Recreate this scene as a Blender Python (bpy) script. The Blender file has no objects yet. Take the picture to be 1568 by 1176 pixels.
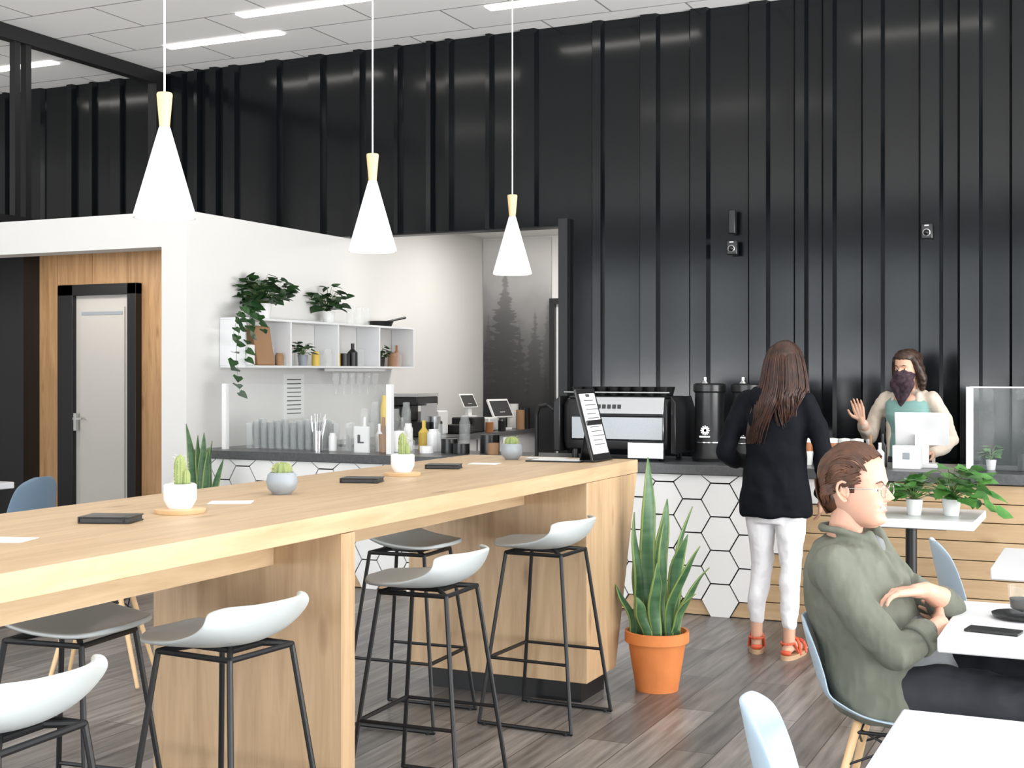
import bpy, math, random
from mathutils import Vector, Matrix
random.seed(7)
D=bpy.data; coll=bpy.context.scene.collection
V=Vector
pi=math.pi
# ------------------------------------------------------------ materials
def pmat(name,col,rough=.5,metal=0,spec=.5,emit=None,es=0,trans=0,ior=1.45,ns=0,col2=None,bump=0,coat=0,st=(1,1,1),det=4,bdist=.01,bns=None,sheen=0,sss=0,alpha=1):
    m=D.materials.new(name); m.use_nodes=True; n=m.node_tree.nodes; l=m.node_tree.links
    b=n['Principled BSDF']
    b.inputs['Base Color'].default_value=(*col,1); b.inputs['Roughness'].default_value=rough
    b.inputs['Metallic'].default_value=metal; b.inputs['Specular IOR Level'].default_value=spec
    b.inputs['IOR'].default_value=ior; b.inputs['Transmission Weight'].default_value=trans
    b.inputs['Coat Weight'].default_value=coat; b.inputs['Sheen Weight'].default_value=sheen; b.inputs['Alpha'].default_value=alpha
    if sss:
        b.inputs['Subsurface Weight'].default_value=sss; b.inputs['Subsurface Scale'].default_value=.02
    if emit: b.inputs['Emission Color'].default_value=(*emit,1); b.inputs['Emission Strength'].default_value=es
    if ns:
        tc=n.new('ShaderNodeTexCoord'); mp=n.new('ShaderNodeMapping'); mp.inputs['Scale'].default_value=st
        nz=n.new('ShaderNodeTexNoise'); nz.inputs['Scale'].default_value=ns; nz.inputs['Detail'].default_value=det
        l.new(tc.outputs['Object'],mp.inputs['Vector']); l.new(mp.outputs['Vector'],nz.inputs['Vector'])
        if col2:
            r=n.new('ShaderNodeValToRGB'); r.color_ramp.elements[0].position=.3; r.color_ramp.elements[1].position=.7
            r.color_ramp.elements[0].color=(*col,1); r.color_ramp.elements[1].color=(*col2,1)
            l.new(nz.outputs['Fac'],r.inputs['Fac']); l.new(r.outputs['Color'],b.inputs['Base Color'])
        if bump:
            bp=n.new('ShaderNodeBump'); bp.inputs['Strength'].default_value=bump; bp.inputs['Distance'].default_value=bdist
            src=nz
            if bns:
                src=n.new('ShaderNodeTexNoise'); src.inputs['Scale'].default_value=bns; l.new(mp.outputs['Vector'],src.inputs['Vector'])
            l.new(src.outputs['Fac'],bp.inputs['Height']); l.new(bp.outputs['Normal'],b.inputs['Normal'])
    return m

def woodmat(name,c1,c2,ax,rough=.45):
    m=D.materials.new(name); m.use_nodes=True; n=m.node_tree.nodes; l=m.node_tree.links; b=n['Principled BSDF']
    b.inputs['Roughness'].default_value=rough
    tc=n.new('ShaderNodeTexCoord'); mp=n.new('ShaderNodeMapping')
    s=[9,9,9]; s[ax]=.7; mp.inputs['Scale'].default_value=s
    l.new(tc.outputs['Object'],mp.inputs['Vector'])
    nz=n.new('ShaderNodeTexNoise'); nz.inputs['Scale'].default_value=2.2; nz.inputs['Detail'].default_value=8; nz.inputs['Roughness'].default_value=.65; nz.inputs['Distortion'].default_value=.6
    l.new(mp.outputs['Vector'],nz.inputs['Vector'])
    r=n.new('ShaderNodeValToRGB'); e=r.color_ramp.elements; e[0].position=.28; e[0].color=(*c2,1); e[1].position=.62; e[1].color=(*c1,1)
    l.new(nz.outputs['Fac'],r.inputs['Fac'])
    mp2=n.new('ShaderNodeMapping'); s2=[5,5,5]; s2[ax]=1.6; mp2.inputs['Scale'].default_value=s2; l.new(tc.outputs['Object'],mp2.inputs['Vector'])
    vo=n.new('ShaderNodeTexVoronoi'); vo.inputs['Scale'].default_value=1.1; l.new(mp2.outputs['Vector'],vo.inputs['Vector'])
    r2=n.new('ShaderNodeValToRGB'); f=r2.color_ramp.elements; f[0].position=.03; f[0].color=(.5,.4,.3,1); f[1].position=.14; f[1].color=(1,1,1,1)
    l.new(vo.outputs['Distance'],r2.inputs['Fac'])
    mx=n.new('ShaderNodeMix'); mx.data_type='RGBA'; mx.blend_type='MULTIPLY'; mx.inputs[0].default_value=.7
    l.new(r.outputs['Color'],mx.inputs[6]); l.new(r2.outputs['Color'],mx.inputs[7]); l.new(mx.outputs[2],b.inputs['Base Color'])
    bp=n.new('ShaderNodeBump'); bp.inputs['Strength'].default_value=.15; bp.inputs['Distance'].default_value=.003
    l.new(nz.outputs['Fac'],bp.inputs['Height']); l.new(bp.outputs['Normal'],b.inputs['Normal'])
    return m

def brickmat(name,c1,c2,cm,bw,rh,mortar,swap=False,rough=.5,streak=0,bump=0):
    m=D.materials.new(name); m.use_nodes=True; n=m.node_tree.nodes; l=m.node_tree.links; b=n['Principled BSDF']
    b.inputs['Roughness'].default_value=rough
    tc=n.new('ShaderNodeTexCoord'); mp=n.new('ShaderNodeMapping')
    if swap: mp.inputs['Rotation'].default_value=(0,0,pi/2)
    l.new(tc.outputs['Object'],mp.inputs['Vector'])
    br=n.new('ShaderNodeTexBrick'); br.inputs['Scale'].default_value=1; br.inputs['Brick Width'].default_value=bw; br.inputs['Row Height'].default_value=rh
    br.inputs['Mortar Size'].default_value=mortar; br.inputs['Mortar Smooth'].default_value=.0; br.inputs['Bias'].default_value=0
    br.inputs['Color1'].default_value=(*c1,1); br.inputs['Color2'].default_value=(*c2,1); br.inputs['Mortar'].default_value=(*cm,1)
    l.new(mp.outputs['Vector'],br.inputs['Vector'])
    out=br.outputs['Color']
    if streak:
        mp2=n.new('ShaderNodeMapping'); mp2.inputs['Scale'].default_value=(14,1.0,1); l.new(tc.outputs['Object'],mp2.inputs['Vector'])
        nz=n.new('ShaderNodeTexNoise'); nz.inputs['Scale'].default_value=2; nz.inputs['Detail'].default_value=8; l.new(mp2.outputs['Vector'],nz.inputs['Vector'])
        r=n.new('ShaderNodeValToRGB'); r.color_ramp.elements[0].position=.3; r.color_ramp.elements[0].color=(1-streak,)*3+(1,); r.color_ramp.elements[1].position=.7; r.color_ramp.elements[1].color=(1+streak,)*3+(1,)
        l.new(nz.outputs['Fac'],r.inputs['Fac'])
        mx=n.new('ShaderNodeMix'); mx.data_type='RGBA'; mx.blend_type='MULTIPLY'; mx.inputs[0].default_value=1
        l.new(out,mx.inputs[6]); l.new(r.outputs['Color'],mx.inputs[7]); out=mx.outputs[2]
    l.new(out,b.inputs['Base Color'])
    return m

WALL=pmat('white_paint',(.74,.73,.71),.6,ns=40,bump=.05,bdist=.002)
BLACK=pmat('black_metal_panel',(.0035,.0045,.0055),.14,spec=.42,ns=3,bump=.03,bdist=.02)
BLK=pmat('black_powdercoat',(.010,.010,.011),.4)
BLKP=pmat('black_plastic',(.013,.013,.014),.3)
CHROME=pmat('steel',(.6,.6,.61),.22,1)
BRUSH=pmat('brushed_steel',(.52,.53,.54),.36,1)
DSTEEL=pmat('dark_steel',(.12,.125,.13),.25,1)
OAKY=woodmat('oak_along_y',(.60,.43,.262),(.46,.31,.17),1)
OAKZ=woodmat('oak_along_z',(.56,.385,.225),(.40,.26,.14),2)
OAKX=woodmat('oak_along_x',(.58,.41,.24),(.46,.30,.16),0)
OAKW=woodmat('oak_wall',(.52,.31,.15),(.32,.175,.075),2)
PINE=pmat('pine',(.76,.53,.30),.45,ns=8,col2=(.66,.43,.23),st=(1,1,.2))
FLOOR=brickmat('vinyl_planks',(.112,.100,.094),(.235,.213,.198),(.04,.037,.036),1.25,.18,.0025,True,.36,.5)
CEIL=brickmat('ceiling_tiles',(.88,.87,.86),(.84,.83,.82),(.30,.29,.28),1.22,.61,.008,False,.8)
GREYP=pmat('pale_grey_shell',(.54,.58,.58),.4)
BLUEP=pmat('pale_blue_shell',(.40,.51,.61),.4)
BLUED=pmat('slate_blue_shell',(.13,.19,.26),.45)
WHITEP=pmat('white_laminate',(.76,.765,.78),.3)
WHITE=pmat('white_gloss',(.83,.83,.83),.25)
TILE=pmat('white_tile',(.84,.84,.83),.12)
GROUT=pmat('black_grout',(.02,.02,.02),.8)
STONE=pmat('dark_stone',(.07,.072,.075),.3,ns=60,col2=(.10,.10,.105))
GLASS=pmat('clear_glass',(.7,.78,.78),.03,alpha=.05,spec=.65)
GLASS2=pmat('tumbler_glass',(.86,.9,.9),.05,alpha=.16,spec=.9)
TERRA=pmat('terracotta',(.66,.22,.06),.6,ns=12,col2=(.58,.18,.05))
SOIL=pmat('soil',(.05,.035,.025),.95,ns=60,bump=.5)
LEAF=pmat('snake_leaf',(.025,.085,.035),.4,ns=5,col2=(.085,.17,.075),st=(1,1,5))
LEAFE=pmat('snake_leaf_edge',(.20,.28,.08),.45)
POTH=pmat('pothos_leaf',(.035,.14,.03),.35,ns=14,col2=(.11,.28,.06))
POTHD=pmat('ivy_leaf_dark',(.012,.04,.016),.4,ns=14,col2=(.035,.09,.025))
STEM=pmat('stem',(.10,.17,.05),.6)
CACT=pmat('cactus_skin',(.18,.25,.08),.6,ns=20,col2=(.29,.33,.13))
SPINE=pmat('spines',(.7,.62,.4),.6)
POTG=pmat('grey_ceramic',(.30,.33,.36),.4)
PAPER=pmat('paper',(.85,.85,.83),.7)
INK=pmat('ink',(.05,.05,.05),.7)
COFF=pmat('coffee',(.02,.008,.004),.1)
SKIN=pmat('skin_man',(.56,.31,.22),.5,ns=9,col2=(.62,.37,.275),sss=.15)
SKINW=pmat('skin_woman',(.58,.33,.22),.5,ns=9,col2=(.64,.39,.28),sss=.1)
HAIRM=pmat('hair_auburn',(.04,.018,.010),.42,ns=30,col2=(.11,.045,.023))
HAIRW=pmat('hair_brown',(.017,.007,.005),.42,ns=30,col2=(.055,.021,.011))
HAIRB=pmat('hair_dark',(.018,.010,.007),.45,ns=30,col2=(.06,.03,.018))
JACK=pmat('navy_black_jacket',(.003,.004,.007),.8,spec=.2,ns=7,bump=.3,bdist=.02)
PANT=pmat('white_denim',(.76,.76,.78),.8,ns=9,bump=.45,bdist=.02)
SHIRT=pmat('olive_shirt',(.115,.122,.096),.9,ns=9,col2=(.145,.152,.12),bump=.7,bdist=.04,st=(1.6,1,.8),det=2)
TEE=pmat('grey_tee',(.17,.18,.185),.85,ns=10,bump=.4,bdist=.01)
JEAN=pmat('dark_jeans',(.015,.017,.022),.8,ns=10,col2=(.025,.028,.035),bump=.4)
CARD=pmat('beige_cardigan',(.62,.53,.44),.9,ns=12,bump=.4)
TEAL=pmat('teal_top',(.20,.36,.33),.8,ns=10,bump=.3)
BAND=pmat('dark_bandana',(.015,.009,.013),.8,ns=50,col2=(.07,.035,.05))
SAND=pmat('red_sandal',(.66,.11,.05),.45)
SOLE=pmat('tan_sole',(.5,.33,.2),.6)
EYEW=pmat('eye_white',(.8,.78,.75),.2); EYEB=pmat('iris',(.06,.04,.03),.2)
LIP=pmat('lips',(.50,.24,.19),.45); TEETH=pmat('teeth',(.85,.82,.76),.3)
LAMPE=pmat('bulb_glow',(1,1,1),.5,emit=(1,.93,.82),es=6)
DIFF=pmat('lamp_diffuser',(1,1,1),.5,emit=(1,.96,.9),es=.72)
LINE=pmat('linear_light',(1,1,1),.5,emit=(1,.96,.9),es=7)
LAMPW=pmat('lamp_white',(.84,.84,.84),.35)
KRAFT=pmat('kraft',(.34,.19,.10),.7)
AMBER=pmat('cup_sleeve',(.40,.16,.06),.5)
DOORG=pmat('door_grey',(.50,.48,.45),.5)
CHAR=pmat('charcoal_wall',(.02,.02,.02),.7)
YEL=pmat('yellow_label',(.7,.5,.1),.5)

# ------------------------------------------------------------ mesh accumulator
def frame(d):
    d=d.normalized(); a=V((0,0,1)) if abs(d.z)<.9 else V((1,0,0))
    x=d.cross(a).normalized(); y=d.cross(x).normalized(); return x,y
class G:
    def __init__(s): s.v=[];s.f=[];s.m=[]
    def add(s,v,f,mi=0):
        o=len(s.v); s.v+= [V(p) for p in v]; s.f+=[[i+o for i in q] for q in f]; s.m+=[mi]*len(f); return s
    def box(s,c,sz,mi=0,M=None):
        c=V(c); h=V(sz)/2
        vs=[V((x*h.x,y*h.y,z*h.z)) for x in(-1,1) for y in(-1,1) for z in(-1,1)]
        if M: vs=[M@p for p in vs]
        return s.add([p+c for p in vs],[(0,1,3,2),(4,6,7,5),(0,4,5,1),(2,3,7,6),(0,2,6,4),(1,5,7,3)],mi)
    def bb(s,x0,x1,y0,y1,z0,z1,mi=0):
        return s.box(((x0+x1)/2,(y0+y1)/2,(z0+z1)/2),(x1-x0,y1-y0,z1-z0),mi)
    def lathe(s,prof,c=(0,0,0),mi=0,seg=24,M=None,rib=None,caps=True):
        vs=[];n=len(prof)
        for r,z in prof:
            for i in range(seg):
                a=2*pi*i/seg; rr=r*(rib(a) if rib else 1)
                p=V((rr*math.cos(a),rr*math.sin(a),z)); 
                if M: p=M@p
                vs.append(p+V(c))
        fs=[(j*seg+i,j*seg+(i+1)%seg,(j+1)*seg+(i+1)%seg,(j+1)*seg+i) for j in range(n-1) for i in range(seg)]
        if caps and prof[0][0]>1e-6: fs.append(tuple(range(seg-1,-1,-1)))
        if caps and prof[-1][0]>1e-6: fs.append(tuple((n-1)*seg+i for i in range(seg)))
        return s.add(vs,fs,mi)
    def ell(s,c,r,mi=0,M=None,seg=20,rings=12):
        vs=[V((0,0,-1))];
        for j in range(1,rings):
            t=-pi/2+pi*j/rings
            for i in range(seg):
                a=2*pi*i/seg; vs.append(V((math.cos(t)*math.cos(a),math.cos(t)*math.sin(a),math.sin(t))))
        vs.append(V((0,0,1))); fs=[]
        for i in range(seg): fs.append((0,1+(i+1)%seg,1+i))
        for j in range(rings-2):
            for i in range(seg): fs.append((1+j*seg+i,1+j*seg+(i+1)%seg,1+(j+1)*seg+(i+1)%seg,1+(j+1)*seg+i))
        L=len(vs)-1
        for i in range(seg): fs.append((1+(rings-2)*seg+i,1+(rings-2)*seg+(i+1)%seg,L))
        r=V(r) if not isinstance(r,(int,float)) else V((r,r,r))
        vs=[V((p.x*r.x,p.y*r.y,p.z*r.z)) for p in vs]
        if M: vs=[M@p for p in vs]
        return s.add([p+V(c) for p in vs],fs,mi)
    def cyl(s,a,b,ra,rb=None,mi=0,seg=12):
        a=V(a);b=V(b); rb=ra if rb is None else rb
        x,y=frame(b-a); vs=[]
        for p,r in((a,ra),(b,rb)):
            for i in range(seg):
                t=2*pi*i/seg; vs.append(p+x*math.cos(t)*r+y*math.sin(t)*r)
        fs=[(i,(i+1)%seg,seg+(i+1)%seg,seg+i) for i in range(seg)]
        fs+=[tuple(range(seg-1,-1,-1)),tuple(range(seg,2*seg))]
        return s.add(vs,fs,mi)
    def cap(s,a,b,ra,rb=None,mi=0,seg=16):
        rb=ra if rb is None else rb
        s.cyl(a,b,ra,rb,mi,seg); s.ell(a,ra,mi,seg=seg,rings=10); s.ell(b,rb,mi,seg=seg,rings=10); return s
    def chain(s,pts,rad,mi=0,seg=16):
        for i in range(len(pts)-1): s.cap(pts[i],pts[i+1],rad[i],rad[i+1],mi,seg)
        return s
    def rod(s,pts,r,mi=0,seg=8):
        return s.chain(pts,[r]*len(pts),mi,seg)
    def loft(s,rings,mi=0,seg=32,p=2.3):
        vs=[];n=len(rings)
        for cx,cy,z,rx,ry in rings:
            for i in range(seg):
                a=2*pi*i/seg; c=math.cos(a); q=math.sin(a)
                vs.append(V((cx+rx*math.copysign(abs(c)**(2/p),c),cy+ry*math.copysign(abs(q)**(2/p),q),z)))
        fs=[(j*seg+i,j*seg+(i+1)%seg,(j+1)*seg+(i+1)%seg,(j+1)*seg+i) for j in range(n-1) for i in range(seg)]
        fs+=[tuple(range(seg-1,-1,-1)),tuple((n-1)*seg+i for i in range(seg))]
        return s.add(vs,fs,mi)
    def build(s,name,mats,parent=None,M=None,bevel=0,voxel=0,smooth=0,disp=0,dscale=.1,ang=35,flat=False,wr=0):
        vs=[M@p for p in s.v] if M else s.v
        me=D.meshes.new(name); me.from_pydata([tuple(p) for p in vs],[],s.f)
        if not isinstance(mats,(list,tuple)): mats=[mats]
        for m in mats: me.materials.append(m)
        me.polygons.foreach_set('material_index',s.m)
        me.polygons.foreach_set('use_smooth',[not flat]*len(s.f)); me.update()
        if not flat and not voxel: me.set_sharp_from_angle(angle=math.radians(ang))
        o=D.objects.new(name,me); coll.objects.link(o)
        if parent: o.parent=parent
        if voxel:
            r=o.modifiers.new('remesh','REMESH'); r.mode='VOXEL'; r.voxel_size=voxel; r.use_smooth_shade=True
            if smooth: k=o.modifiers.new('smooth','SMOOTH'); k.factor=.5; k.iterations=smooth
        if disp:
            t=D.textures.new(name+'_folds','CLOUDS'); t.noise_scale=dscale; t.noise_depth=2
            k=o.modifiers.new('folds','DISPLACE'); k.texture=t; k.strength=disp; k.mid_level=.5; k.texture_coords='LOCAL'
        if wr:
            t=D.textures.new(name+'_wrinkles','WOOD'); t.wood_type='BANDNOISE'; t.noise_scale=.16; t.turbulence=7; t.noise_basis_2='SIN'
            k=o.modifiers.new('wrinkles','DISPLACE'); k.texture=t; k.strength=wr; k.mid_level=.5; k.texture_coords='LOCAL'
            k=o.modifiers.new('soft','SMOOTH'); k.factor=.5; k.iterations=2
        if bevel:
            k=o.modifiers.new('bevel','BEVEL'); k.width=bevel; k.segments=2; k.limit_method='ANGLE'
        return o
def grp(name,loc=(0,0,0),rz=0):
    e=D.objects.new(name,None); e.empty_display_size=.1; e.location=loc; e.rotation_euler=(0,0,rz); coll.objects.link(e); return e
def strands(name,lst,mat,parent,M=None):
    cu=D.curves.new(name,'CURVE'); cu.dimensions='3D'; cu.bevel_depth=1; cu.bevel_resolution=1; cu.resolution_u=3
    for pts,r in lst:
        sp=cu.splines.new('NURBS'); sp.points.add(len(pts)-1); sp.order_u=3; sp.use_endpoint_u=True
        n=len(pts)
        for i,p in enumerate(pts):
            q=M@V(p) if M else V(p); sp.points[i].co=(*q,1); t=i/(n-1)
            sp.points[i].radius=r*(1-.75*max(0,(t-.5)*2)**2) 
    cu.materials.append(mat); o=D.objects.new(name,cu); coll.objects.link(o); o.parent=parent; return o

# ------------------------------------------------------------ room shell
H=4.37; WY=10.0
G().bb(-13,4,-3.2,13.2,-.1,0).build('floor',FLOOR,flat=True)
G().bb(-13,4,-3.2,WY+.1,H,H+.1).build('ceiling',CEIL,flat=True)
xs=[(-12.6,0)]; x=-12.6; rnd=random.Random(3); cut=-4.16; done=False
while x<3.9:
    w1=rnd.choice([.10,.18,.24,.30]); w2=rnd.choice([.04,.07,.13]); 
    if not done and x+w1+w2+.08>cut: xs+=[(cut,0)]; x=cut; done=True; continue
    xs+=[(x+w1,0),(x+w1+.022,1),(x+w1+.022+w2,1),(x+w1+.044+w2,0)]; x=x+w1+.044+w2
xs=[(a,d_+(0 if abs(a-cut)<1e-4 else rnd.uniform(-.10,.10))) for a,d_ in xs]
g=G()
for (a,da),(b,db) in zip(xs,xs[1:]):
    z0=2.72 if b<=cut+1e-4 else 0
    g.add([(a,WY-.05*da,z0),(b,WY-.05*db,z0),(b,WY-.05*db,H),(a,WY-.05*da,H)],[(0,1,2,3)])
g.build('wall_back',BLACK,flat=True)
g=G(); g.bb(-6.24,cut,WY+.008,WY+.14,2.71,2.77); g.bb(cut-.03,cut+.05,WY-.07,WY+.14,0,2.77); g.build('trim_opening',BLK)
g=G(); g.bb(-6.47,-6.24,7.74,10.1,0,2.70); g.bb(-6.47,-6.24,10.1,12.7,0,2.95); g.build('wall_kitchen_side',WALL)
g=G(); g.bb(-6.47,-3.0,12.7,12.85,0,3.0); g.build('wall_kitchen_back',WALL)
g=G(); g.bb(-3.0,-2.9,10.1,12.85,0,3.0); g.build('wall_kitchen_right',WALL)
g=G(); g.bb(-6.47,-2.9,10.14,12.85,2.95,3.05); g.build('ceiling_kitchen',WALL)
g=G(); g.bb(-13,-6.47,7.74,7.95,2.44,2.70); g.build('wall_beam',WALL)
g=G(); g.bb(-13,-6.47,7.95,9.95,2.60,2.70); g.build('ceiling_hall',WALL)
g=G(); g.bb(-9.22,-6.47,9.3,9.4,0,2.6); g.build('wall_hall_oak',OAKW)
g=G()
for i in range(6): g.bb(-9.0+i*.42,-8.995+i*.42,9.297,9.3,0,2.6)
g.build('trim_2',KRAFT)
dg=grp('door_1',(0,0,0))
g=G(); g.bb(-8.92,-8.74,9.22,9.34,0,2.31); g.bb(-8.10,-8.0,9.22,9.34,0,2.31); g.bb(-8.92,-8.0,9.22,9.34,2.21,2.31); g.build('frame',BLK,dg,bevel=.004)
g=G(); g.bb(-8.74,-8.10,9.27,9.31,0.02,2.21); g.build('leaf',DOORG,dg)
g=G(); g.bb(-8.68,-8.16,9.255,9.27,.2,2.1); g.bb(-8.72,-8.12,9.25,9.27,0,.17,1);g.bb(-8.66,-8.18,9.25,9.262,2.03,2.06,2); g.build('panel',[DOORG,BLK,POTG],dg)
g=G(); g.box((-8.7,9.22,1.05),(.03,.03,.16)); g.box((-8.66,9.2,1.08),(.1,.02,.02)); g.build('handle',CHROME,dg)
g=G(); g.bb(-11,-9.22,9.1,9.35,0,2.6); g.build('wall_hall_black',BLK)
g=G(); g.bb(-9.86,-9.66,9.04,9.1,0,2.35); g.build('trim_1',OAKW)
g=G(); g.bb(-7.22,-7.17,9.285,9.3,.3,.42); g.build('wall_outlet',WHITE)
gf=grp('window_1')
g=G(); X0=-8.33
g.bb(X0-.05,X0+.05,5.5,WY-.06,H-.12,H-.002); g.bb(X0-.05,X0+.05,7.75,WY-.06,2.701,2.80)
for yy in (8.13,8.25): g.bb(X0-.03,X0+.03,yy-.03,yy+.03,2.8,H-.12)
g.bb(X0-.05,X0+.05,WY-.17,WY-.06,2.8,H-.12)
g.build('frame',BLK,gf)
def winwall(name,axis,const,a0,a1,wins,z0,z1,th=.15):
    g=G()
    def b(p,q,zz0,zz1):
        if axis=='x': g.bb(p,q,const-th,const,zz0,zz1)
        else: g.bb(const,const+th,p,q,zz0,zz1)
    b(a0,a1,0,z0); b(a0,a1,z1,H); c=a0
    for p,q in wins: b(c,p,z0,z1); c=q
    b(c,a1,z0,z1); g.build(name,CHAR)
fw=[(-9.7+i*2.1,-9.7+i*2.1+1.9) for i in range(6)]
winwall('wall_front','x',-3.0,-13,4,fw,.15,3.5)
rw=[(-2.5+i*2.5,-2.5+i*2.5+2.2) for i in range(5)]
winwall('wall_right','y',3.9,-3,WY,rw,.15,3.5)
G().bb(-13.1,-13,-3,13,0,H).build('wall_left',WALL)
n=2
for (p,q) in fw:
    g=G(); 
    for a in (p,q-.05): g.bb(a,a+.05,-3.1,-3.03,.15,3.5)
    g.bb(p,q,-3.1,-3.03,2.5,2.56); g.build('window_%d'%n,BLK); n+=1
for (p,q) in rw:
    g=G()
    for a in (p,q-.05): g.bb(3.95,4.02,a,a+.05,.15,3.5)
    g.bb(3.95,4.02,p,q,2.5,2.56); g.build('window_%d'%n,BLK); n+=1
for (a,b,y) in [(-7.6,-6.4,9.17),(-4.5,-3.28,9.25),(-10.1,-8.9,9.17),(-6.4,-5.2,8.6),(-2.1,-.9,8.6),(-4.5,-3.28,6.2),(-7.6,-6.4,6.2)]:
    G().bb(a,b,y-.055,y+.055,H-.012,H+.002).build('ceiling_linear_light',LINE)

# ------------------------------------------------------------ mural
mg=grp('forest_mural')
mm=D.materials.new('forest_mural'); mm.use_nodes=True; nn=mm.node_tree.nodes; ll=mm.node_tree.links
def mth(op,a,b=None,c=None,clamp=False):
    n_=nn.new('ShaderNodeMath'); n_.operation=op; n_.use_clamp=clamp
    for i,q in enumerate((a,b,c)):
        if q is None: continue
        if isinstance(q,(int,float)): n_.inputs[i].default_value=q
        else: ll.new(q,n_.inputs[i])
    return n_.outputs[0]
tc=nn.new('ShaderNodeTexCoord'); sx=nn.new('ShaderNodeSeparateXYZ'); ll.new(tc.outputs['Object'],sx.inputs[0]); X_,Z_=sx.outputs['X'],sx.outputs['Z']
nz=nn.new('ShaderNodeTexNoise'); nz.inputs['Scale'].default_value=2.0; nz.inputs['Detail'].default_value=5; ll.new(tc.outputs['Object'],nz.inputs['Vector'])
mp=nn.new('ShaderNodeMapping'); mp.inputs['Scale'].default_value=(7,1,26); ll.new(tc.outputs['Object'],mp.inputs['Vector'])
nf=nn.new('ShaderNodeTexNoise'); nf.inputs['Scale'].default_value=1.0; nf.inputs['Detail'].default_value=6; ll.new(mp.outputs['Vector'],nf.inputs['Vector'])
ad=mth('MULTIPLY_ADD',nz.outputs['Fac'],.45,Z_)
mr=nn.new('ShaderNodeMapRange'); mr.inputs[1].default_value=1.0; mr.inputs[2].default_value=3.2; ll.new(ad,mr.inputs[0])
rp=nn.new('ShaderNodeValToRGB'); e=rp.color_ramp.elements; e[0].position=.0; e[0].color=(.022,.022,.024,1); e[1].position=.92; e[1].color=(.62,.60,.59,1)
for p_,c_ in ((.34,.06),(.54,.145),(.70,.31),(.78,.45)):
    q=e.new(p_); q.color=(c_,c_*.985,c_*.98,1)
ll.new(mr.outputs[0],rp.inputs['Fac'])
tot=None
for cx,z1,w_,k_ in [(-5.97,2.66,.30,.42),(-5.62,2.22,.24,.40),(-6.17,2.2,.2,.3),(-5.80,2.05,.22,.4),(-5.47,2.35,.16,.3),(-6.08,1.75,.2,.45),(-5.70,1.6,.2,.5),(-5.9,1.55,.16,.5),(-5.5,1.7,.16,.5)]:
    ax=mth('ABSOLUTE',mth('SUBTRACT',X_,cx)); wd=mth('MULTIPLY',mth('SUBTRACT',z1,Z_),w_/1.1)
    wd=mth('MINIMUM',wd,w_); wd=mth('MULTIPLY',wd,mth('MULTIPLY_ADD',nf.outputs['Fac'],2.6,-.55))
    mk=mth('MULTIPLY',mth('MULTIPLY',mth('SUBTRACT',wd,ax),45.0,clamp=True),k_)
    tot=mk if tot is None else mth('MAXIMUM',tot,mk)
vm=nn.new('ShaderNodeMix'); vm.data_type='RGBA'; vm.blend_type='MIX'; ll.new(tot,vm.inputs[0]); ll.new(rp.outputs['Color'],vm.inputs[6]); vm.inputs[7].default_value=(.008,.008,.009,1)
ll.new(vm.outputs[2],nn['Principled BSDF'].inputs['Base Color']); nn['Principled BSDF'].inputs['Roughness'].default_value=.7
g=G(); g.bb(-6.23,-5.43,12.685,12.699,.05,2.93); g.build('print',mm,mg)
d2=grp('door_2')
g=G(); g.bb(-5.42,-5.36,12.6,12.69,0,2.28); g.bb(-4.5,-4.44,12.6,12.69,0,2.28); g.bb(-5.36,-4.5,12.6,12.69,2.22,2.28); g.build('frame',BLK,d2)
g=G(); g.bb(-5.36,-4.5,12.65,12.69,0,2.22); g.build('leaf',WHITE,d2)
g=G(); g.bb(-5.25,-5.22,12.62,12.65,.9,1.9); g.build('pull',BLK,d2)

# ------------------------------------------------------------ service counter
sc=grp('service_counter')
CY=7.83
g=G(); g.bb(-6.235,1.6,CY+.03,8.5,0,.87); g.build('carcass',GROUT,sc)
g=G(); g.bb(-6.235,1.6,CY-.04,8.56,.872,.932); g.build('countertop',STONE,sc,bevel=.004)
g=G()
for i in range(8):
    z=.005+i*.108; g.bb(-6.23,1.6,CY+.005,CY+.03,z,z+.103)
g.build('slats',OAKX,sc,bevel=.003)
g=G(); g2=G(); R=.119
def hexok(x,z): return x< -2.03+ (z-.1)*.5
for i in range(0,30):
    for j in range(-1,6):
        hx=-6.15+i*R*1.5; hz=.10+R*math.sqrt(3)*(j+.5*(i%2))
        if not hexok(hx,hz) or hz<.09: continue
        top=.868; 
        pts=[(hx+(R-.005)*math.cos(pi/3*k),hz+(R-.005)*math.sin(pi/3*k)) for k in range(6)]
        pts=[(px,min(max(pz,.0),top)) for px,pz in pts]
        if min(p[1] for p in pts)>=top: continue
        if max(p[0] for p in pts)<-6.2: continue
        vs=[(px,CY-.012,pz) for px,pz in pts]+[(px,CY+.004,pz) for px,pz in pts]
        g.add(vs,[(0,1,2,3,4,5)]+[(k,k+6,(k+1)%6+6,(k+1)%6) for k in range(6)])
        pts=[(hx+(R+.004)*math.cos(pi/3*k),min(max(hz+(R+.004)*math.sin(pi/3*k),0),.869)) for k in range(6)]
        g2.add([(px,CY+.002,pz) for px,pz in pts],[(0,1,2,3,4,5)])
g.build('hex_tiles',TILE,sc,flat=True); g2.build('grout',GROUT,sc,flat=True)
kc=grp('kitchen_counter')
g=G(); g.bb(-6.235,-5.62,9.2,12.68,.08,.87); g.build('cabinets',WHITEP,kc)
g=G(); g.bb(-6.235,-5.58,9.2,12.68,.872,.912); g.build('worktop',STONE,kc)
g=G(); g.bb(-6.2,-5.68,9.25,12.68,0,.08); g.build('plinth',BLK,kc)
g=G()
for y in (9.9,10.6,11.3,12.0): g.bb(-5.62,-5.612,y-.003,y+.003,.1,.86)
g.build('gaps',GROUT,kc)
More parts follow.
